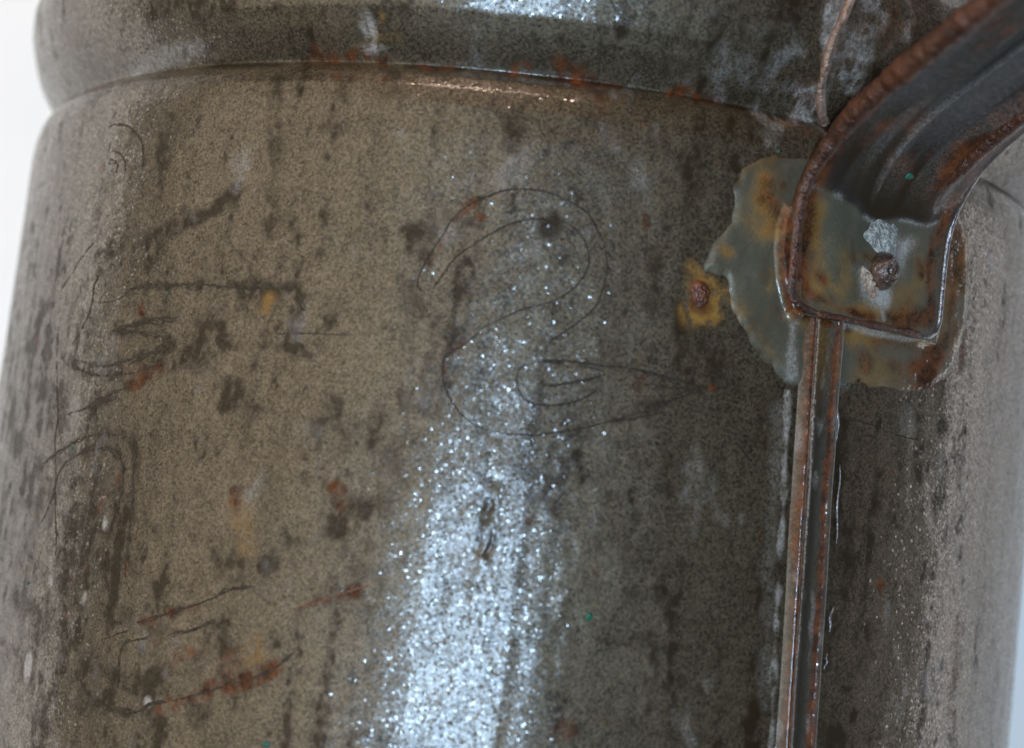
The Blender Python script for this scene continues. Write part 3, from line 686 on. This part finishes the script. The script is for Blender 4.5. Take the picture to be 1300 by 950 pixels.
hd = np.clip(rise * .75 * smooth(-SS, .12, .35) * np.clip(.65 + .35 * f2, 0, 1.2) + .85 * smooth(edge, .145, .165) * (1 - smooth(LL, .2, .34)) * (.6 + .3 * f2) * (SS < .62) + .55 * np.exp(-((SS - .40) / .07) ** 2) * rise + .3 * smooth(f3, .5, 2) * rise, 0, 1)
hq = np.clip(.55 * np.exp(-((edge - .148) / .004) ** 2) * smooth(f1, -.3, 1) + .5 * rise * np.exp(-((SS - .44) / .05) ** 2) * smooth(f1, .9, 1.9) * (1 - smooth(LL, .2, .3)) + .30 * rise * np.exp(-((SS + .2) / .03) ** 2) + .12 * rise * smooth(f3 + f2, .2, 2), 0, 1)
hq = np.maximum(hq, hq0)
hf = (1 - smooth(edge, .142, .152)) * np.ones_like(SS)
ht0 = .5 * f1 + .4 * f2
top = hpos(SI, SS * W, face)
handle = grid_object('handle', np.concatenate([top, hpos(SI[:, ::-1], SS[:, ::-1] * W, np.full(SI.shape, -.004))], 1), M_strap, jug,
                     {k: np.concatenate([a, a[:, ::-1]], 1) for k, a in dict(dirt=hd, rust=hr, ochre=ho, pale=hq, film=hf, tone=ht0).items()}, wrap=True)

# rolled wire along the left edge, round the corner and along the foot's end
at_len = lambda l: float(np.interp(l, hl0, np.arange(HN)))
i0 = np.r_[np.linspace(at_len(.036), at_len(.2), 60), np.arange(int(at_len(.2)) + 1, HN)]
lp = hpos(i0.astype(float), np.full(len(i0), -W - .002), np.full(len(i0), .012))
cor = [hpos(np.array([x]), np.array([s]), np.array([.011]))[0] for x, s in ((at_len(.024), -W + .001), (at_len(.014), -W + .010), (at_len(.009), -W + .024), (at_len(.006), -W + .045))]
lp = np.vstack([cor[::-1], lp])
lr = np.interp(np.r_[0, np.cumsum(np.linalg.norm(np.diff(lp, axis=0), axis=1))], [0, .04, .12, .22, .34, .55, 3], [.004, .0075, .0095, .0105, .0145, .0180, .0180])
lr = lr * (1 + .05 * field((1, len(lp)), 1.3, 0, 75)[0] + .05 * field((1, len(lp)), 9, 0, 76)[0])
tube('rolled_edge', lp, lr, M_rust, handle, 20)
mi = np.r_[np.linspace(at_len(.215), at_len(.36), 50), np.arange(int(at_len(.36)) + 1, HN)]
mq = np.interp(mi, np.arange(HN), hl0)
mp = hpos(mi, np.full(len(mi), .57 * W), .004 + .0135 * smooth(mq, .20, .30))
mr = .0115 * smooth(mq, .185, .29) + .0004
tube('rolled_edge', mp, mr * (1 + .05 * field((1, len(mp)), 1.3, 0, 78)[0] + .06 * field((1, len(mp)), 8, 0, 79)[0]), M_rust, handle, 16)
ri = np.r_[np.linspace(at_len(.030), at_len(.2), 50), np.arange(int(at_len(.2)) + 1, HN)]
rp = hpos(ri.astype(float), np.full(len(ri), W + .001), np.interp(np.interp(ri, np.arange(HN), hl), [0, .13, .24, 3], [.008, .008, -.009, -.009]))
cor = [hpos(np.array([x]), np.array([s]), np.array([.007]))[0] for x, s in ((at_len(.016), W - .004), (at_len(.007), W - .018), (at_len(.004), W - .045))]
tube('edge_wire', np.vstack([cor[::-1], rp]), .0046, M_edge, handle, 10)
ei = np.full(6, at_len(.005))
es = np.linspace(-W + .05, W - .045, 6)
ep = resample(spline(hpos(ei, es, np.full(6, .009)), 80), 60)
tube('foot_edge', ep, .0052 * (1 + .18 * field((1, 60), 3, 0, 77)[0]), M_rust, handle, 10)

# --- rivet with its lime crust
def surf_frame(a, z, h):
    a *= D2R
    n = np.array([math.sin(a), -math.cos(a), 0]); e = np.array([math.cos(a), math.sin(a), 0])
    return surf(np.array(a), np.array(z), h), n, e
def lump(name, px, ru, rv, hgt, mat, seed, lift, squareness=2.0, rag=.25, n=48, tilt=0.0, lumpy=.16):
    o, nn, ee = surf_frame(px[0][0], px[0][1], lift)
    th = np.linspace(0, 2 * math.pi, n, endpoint=False); rr = np.linspace(0, 1, 26)
    g = np.random.default_rng(seed)
    edge = 1 + sum(rag / k * np.cos(k * th + g.uniform(0, 6.3)) for k in (2, 3, 5, 7, 9))
    X = rr[:, None] * edge[None] * ru * np.cos(th); Y = rr[:, None] * edge[None] * rv * np.sin(th)
    nz = field((26, n), 2.2, 2.2, seed + 1)
    H = hgt * (1 - rr[:, None] ** squareness) ** .5 + 0 * X - .003 * rr[:, None] ** 6
    H = H * (1 + lumpy * nz * smooth(rr, .05, .25)[:, None])
    ct, st = math.cos(tilt), math.sin(tilt)
    P = o + (X * ct - Y * st)[..., None] * ee + (X * st + Y * ct)[..., None] * np.array([0, 0, 1.0]) + H[..., None] * nn
    return grid_object(name, P, mat, jug, wrap=True)
lump('lime_crust', [(29.57, -0.1563)], .040, .029, .0062, M_lime, 81, .0120, 1.3, .24, n=72, tilt=-.5, lumpy=.30)
lump('lime_crust', [(28.71, -0.2279)], .014, .026, .0060, M_lime_warm, 83, .0120, 1.3, .32, n=72, tilt=.5, lumpy=.30)
o, nn, ee = surf_frame(*[(30.38, -0.2030)][0], .0)
lump('rivet', [(29.76, -0.2049)], .0235, .030, .027, M_rivet, 85, .012, 2.2, .04, lumpy=.05)
lump('rust_scab', [(13.44, -0.2825)], .0150, .0200, .0045, M_scab, 88, .0004, 3.0, .13)

# --- green paint flecks
for k, (c, a, b) in enumerate((([(31.11, -0.0575)], .0075, .0055), ([(18.86, -0.0632)], .0028, .0028), ([(7.39, -0.7413)], .0058, .0066), ([(-16.79, -0.9687)], .0065, .005), ([(-32.23, -0.3563)], .003, .0022), ([(-42.41, -0.6015)], .003, .003), ([(-47.04, -0.8195)], .003, .0026))):
    if k == 0:
        # this one sits on the strap just above the foot
        ii = int(np.argmin(np.abs(hp[:, 1] + .062) + (hl > .5) * 9))
        q = hpos(np.array([float(ii)]), np.array([.018]), np.array([.0035]))[0]
        th = np.linspace(0, 2 * math.pi, 20, endpoint=False); rr = np.linspace(0, 1, 6)[:, None]
        nrm = hn[ii, 0] * NV + hn[ii, 1] * ZV; tan = ht[ii, 0] * NV + ht[ii, 1] * ZV
        P = q + (rr * a * np.cos(th) * (1 + .12 * np.cos(3 * th)))[..., None] * EV + (rr * b * np.sin(th))[..., None] * tan + (.0022 * (1 - rr ** 2) + 0 * th + .0012)[..., None] * nrm
        grid_object('paint_fleck', P, M_green, jug, wrap=True)
    else:
        lump('paint_fleck', c, a, b, .0016, M_green, 90 + k, .0006, 2, .12, n=20)

# --- scratches
def scratch(mb, pts, width, seed, soft):
    """one scratch: a thin grimy furrow that wavers, breaks off and starts again"""
    P = spline(rad(pts), 40 * len(pts))
    L = np.linalg.norm(np.diff(P, axis=0), axis=1).sum()
    n = max(8, int(L / .0018))
    c0 = resample(P, n)
    g = np.random.default_rng(seed)
    def run(k): return np.convolve(g.standard_normal(n + k - 1), np.ones(k) / k, 'valid') * math.sqrt(k)
    for rep in range(3 if soft else 2):
        if rep and L < .05 and not soft: continue
        c = c0 + np.stack([run(15), run(15)], 1) * (.0005 if not rep else .0011 + .0006 * soft)
        base = ((.62 + .30 * run(31) + .28 * run(9) + .22 * g.standard_normal(n)) if soft else (.5 + np.maximum(-.05, .32 + .20 * run(31) + .14 * run(9)) + .12 * g.standard_normal(n))) if not rep else (.05 + .40 * run(41) + .25 * run(7) + .25 * g.standard_normal(n))
        w = np.clip(width * (1.5 if soft else 1.2) * base, 0, 2.2 * width) * np.minimum(1, np.minimum(np.arange(n), np.arange(n)[::-1]) / 6)
        t = np.gradient(c, axis=0); t /= np.maximum(np.linalg.norm(t, axis=1, keepdims=True), 1e-9)
        q = np.stack([-t[:, 1], t[:, 0]], 1)
        rows = []
        for s, h in ((-1, -.0005), (-.5, .0005), (.5, .0005), (1, -.0005)):
            e = c + q * (w * .5 * s * (1 + .35 * g.standard_normal(n)))[:, None]
            hh = np.where(w > .18 * width, h, -.0012)
            rows.append(surf(e[:, 0], e[:, 1], hh))
        mb.append(np.stack(rows, 1))
def scratch_object(name, strokes, mat, label, seed):
    parts = []
    for k, (p, w) in enumerate(strokes): scratch(parts, p, w, seed + k, mat is M_scratch_soft)
    V = np.concatenate([p.reshape(-1, 3) for p in parts]); F = []; b = 0
    for p in parts:
        n, m = p.shape[:2]; ix = np.arange(n * m).reshape(n, m) + b
        F.append(np.stack([ix[:-1, :-1], ix[:-1, 1:], ix[1:, 1:], ix[1:, :-1]], -1).reshape(-1, 4)); b += n * m
    F = np.concatenate(F)
    me = bpy.data.meshes.new(name)
    me.from_pydata((V * S).tolist(), [], F.tolist())
    me.materials.append(mat)
    o = link(bpy.data.objects.new(name, me), jug)
    if label: o['label'] = label
    return o
c5 = (500, 220, 2.64)
scratch_object('scratched_numeral', [
 ([(-8.31, -0.3279), (-8.95, -0.3227), (-9.15, -0.3126), (-8.81, -0.2912), (-8.24, -0.2693), (-7.67, -0.2474), (-6.90, -0.2209), (-5.84, -0.2002), (-4.72, -0.1886), (-3.37, -0.1777), (-1.74, -0.1717), (-0.09, -0.1712), (1.86, -0.1780), (3.37, -0.1901), (4.46, -0.2106), (5.21, -0.2340), (5.61, -0.2581), (5.57, -0.2874), (5.17, -0.3174), (4.35, -0.3379), (3.28, -0.3548), (2.21, -0.3716), (1.69, -0.3830), (1.56, -0.3977)], .0030),
 ([(-7.86, -0.3230), (-7.28, -0.3032), (-6.28, -0.2743), (-5.10, -0.2554), (-3.90, -0.2386), (-2.35, -0.2218), (-1.00, -0.2120), (0.40, -0.2079), (1.59, -0.2087), (2.84, -0.2185), (3.66, -0.2334), (4.15, -0.2531), (4.05, -0.2742), (3.36, -0.2965), (2.29, -0.3134), (0.96, -0.3266), (-0.62, -0.3370), (-1.72, -0.3487), (-3.04, -0.3638), (-4.11, -0.3804), (-5.16, -0.3990), (-6.03, -0.4110), (-6.23, -0.4238), (-6.15, -0.4443), (-5.66, -0.4639), (-4.81, -0.4828), (-3.77, -0.4971), (-2.54, -0.5049), (-0.64, -0.5079), (1.46, -0.5060), (3.29, -0.4981), (5.35, -0.4872), (6.72, -0.4785), (8.11, -0.4714), (9.75, -0.4637), (11.41, -0.4547), (12.12, -0.4502)], .0026),
 ([(1.24, -0.4038), (2.18, -0.4026), (3.12, -0.4022)], .0050),
 ([(1.24, -0.4038), (2.87, -0.4003), (4.77, -0.4003), (6.67, -0.3990), (8.59, -0.3988), (10.31, -0.4004), (12.07, -0.4055), (13.61, -0.4103), (15.02, -0.4121)], .0030),
 ([(8.60, -0.4001), (10.32, -0.4020), (12.08, -0.4063), (13.62, -0.4119), (14.90, -0.4132)], .0042),
 ([(1.03, -0.4071), (-0.09, -0.4156), (-0.42, -0.4287), (-0.10, -0.4486), (0.69, -0.4613), (2.12, -0.4636), (3.73, -0.4578), (5.08, -0.4466), (6.17, -0.4319)], .0028),
 ([(1.17, -0.4632), (2.35, -0.4631), (3.73, -0.4578), (5.08, -0.4470)], .0040),
 ([(1.47, -0.4379), (2.62, -0.4338), (4.00, -0.4275), (5.38, -0.4204), (6.50, -0.4105)], .0036),
 ([(4.30, -0.4021), (5.75, -0.4052), (6.73, -0.4084)], .0022),
 ([(14.66, -0.4146), (13.20, -0.4246), (12.02, -0.4347), (10.84, -0.4435), (9.44, -0.4528)], .0036),
 ([(12.05, -0.4388), (10.40, -0.4515), (9.01, -0.4620), (7.18, -0.4759)], .0036),
 ([(11.30, -0.4197), (12.41, -0.4180), (13.89, -0.4147)], .0040),
 ([(-3.62, -0.2109), (-2.25, -0.2020), (-0.62, -0.1975)], .0012),
 ([(-3.06, -0.3265), (-1.99, -0.3099), (-0.89, -0.2973)], .0012)],
 M_scratch, 'double-line numeral 2 scratched in the middle of the body', 300)
scratch_object('scratched_lettering', [
 ([(-41.48, -0.3759), (-38.29, -0.3692), (-36.62, -0.3519), (-33.85, -0.3476), (-31.27, -0.3438), (-28.53, -0.3429), (-25.39, -0.3424), (-22.44, -0.3415), (-19.41, -0.3373)], .0034),
 ([(-25.40, -0.3420), (-22.44, -0.3415), (-19.53, -0.3383)], .0060),
 ([(-38.82, -0.4191), (-36.65, -0.4096), (-34.29, -0.3990), (-32.35, -0.3936), (-30.74, -0.3952)], .0034),
 ([(-38.81, -0.4199), (-34.78, -0.4167), (-32.71, -0.4200), (-31.52, -0.4255)], .0034),
 ([(-36.63, -0.4116), (-34.23, -0.4039), (-31.02, -0.3983)], .0030),
 ([(-44.49, -0.4667), (-41.89, -0.4695), (-38.53, -0.4714), (-35.69, -0.4587), (-33.08, -0.4461), (-30.93, -0.4360)], .0034),
 ([(-44.59, -0.4698), (-42.62, -0.4807), (-40.37, -0.4855), (-37.21, -0.4849), (-34.12, -0.4737), (-31.64, -0.4590)], .0038),
 ([(-35.95, -0.4672), (-33.68, -0.4528), (-31.22, -0.4383)], .0030),
 ([(-41.69, -0.3304), (-42.33, -0.3476), (-42.43, -0.3863), (-43.56, -0.4188), (-44.63, -0.4429), (-44.67, -0.4646)], .0034),
 ([(-43.36, -0.2781), (-45.38, -0.3034), (-46.78, -0.3293), (-48.57, -0.3552)], .0032),
 ([(-44.34, -0.5528), (-40.12, -0.5337), (-37.24, -0.5120), (-35.23, -0.4975)], .0034),
 ([(-19.32, -0.3478), (-18.48, -0.3604), (-17.91, -0.3694)], .0030)],
 M_scratch_soft, 'loopy double-line scratched lettering near the left side of the body', 330)
scratch_object('scratched_numeral', [
 ([(-47.18, -0.6315), (-43.97, -0.6059), (-41.08, -0.5862), (-37.98, -0.5738), (-35.74, -0.5741), (-34.29, -0.5782), (-33.53, -0.5994), (-33.47, -0.6196), (-33.34, -0.6396), (-32.93, -0.6792), (-32.87, -0.7313), (-32.82, -0.7592), (-32.41, -0.7863), (-31.72, -0.8045)], .0036),
 ([(-46.05, -0.7247), (-44.68, -0.6838), (-44.26, -0.6490), (-43.18, -0.6262), (-40.79, -0.6060), (-38.48, -0.5953), (-36.56, -0.5967), (-35.35, -0.6064), (-34.70, -0.6257), (-34.61, -0.6540), (-34.84, -0.6788), (-35.20, -0.7080), (-35.64, -0.7454), (-35.25, -0.7769), (-34.36, -0.8070)], .0042),
 ([(-36.80, -0.9309), (-35.79, -0.9519), (-34.24, -0.9629), (-32.50, -0.9672), (-30.58, -0.9662), (-28.83, -0.9584), (-27.77, -0.9466), (-25.61, -0.9342), (-22.59, -0.9120), (-19.24, -0.8875), (-16.99, -0.8664), (-15.31, -0.8396)], .0034),
 ([(-36.24, -0.9453), (-34.23, -0.9637), (-32.48, -0.9684), (-30.27, -0.9660), (-28.82, -0.9591)], .0040),
 ([(-30.70, -0.8398), (-28.99, -0.8274), (-27.09, -0.8127), (-25.23, -0.8010), (-23.23, -0.7837), (-21.54, -0.7681), (-19.36, -0.7572)], .0032),
 ([(-28.66, -0.8598), (-26.51, -0.8423), (-24.42, -0.8291), (-22.44, -0.8124)], .0030),
 ([(-34.62, -0.8731), (-31.52, -0.8519)], .0026),
 ([(-31.83, -0.9396), (-32.12, -0.8852), (-31.04, -0.8663), (-28.74, -0.8522)], .0020)],
 M_scratch_soft, 'tall looped numeral 2 scratched at the lower left of the body', 360)
scratch_object('scratched_numeral', [
 ([(-44.50, -0.0935), (-42.44, -0.0921), (-40.18, -0.1015), (-38.74, -0.1202), (-37.83, -0.1467), (-37.75, -0.1680)], .0034),
 ([(-43.60, -0.1375), (-42.27, -0.1351), (-40.58, -0.1486), (-40.08, -0.1706)], .0028),
 ([(-43.25, -0.1458), (-41.54, -0.1564), (-41.51, -0.1737)], .0024)],
 M_scratch_soft, 'small faint numeral scratched under the bead at the upper left', 390)
scratch_object('scratched_line', [
 ([(-48.07, -0.4130), (-46.89, -0.4874), (-45.62, -0.5518), (-45.48, -0.5905), (-44.70, -0.6368), (-44.26, -0.6789), (-43.46, -0.7199), (-42.60, -0.7688)], .0030)],
 M_scratch_soft, 'long thin upright scratch near the left side', 400)
scratch_object('scratched_line', [
 ([(-20.86, -0.4046), (-18.38, -0.4016), (-13.67, -0.3956)], .0012)], M_scratch, 'hair-thin level scratch left of the middle numeral', 405)
scratch_object('scratched_line', [
 ([(-15.78, -0.7807), (-14.24, -0.7695), (-12.73, -0.7566), (-11.02, -0.7441), (-8.94, -0.7237)], .0034)], M_scratch_rust, 'short rusty slanting scratch low on the body', 408)
scratch_object('scratched_line', [
 ([(28.64, -0.4224), (31.34, -0.4282), (34.27, -0.4361), (37.42, -0.4394)], .0014)], M_scratch, 'hair-thin scratch right of the seam', 411)
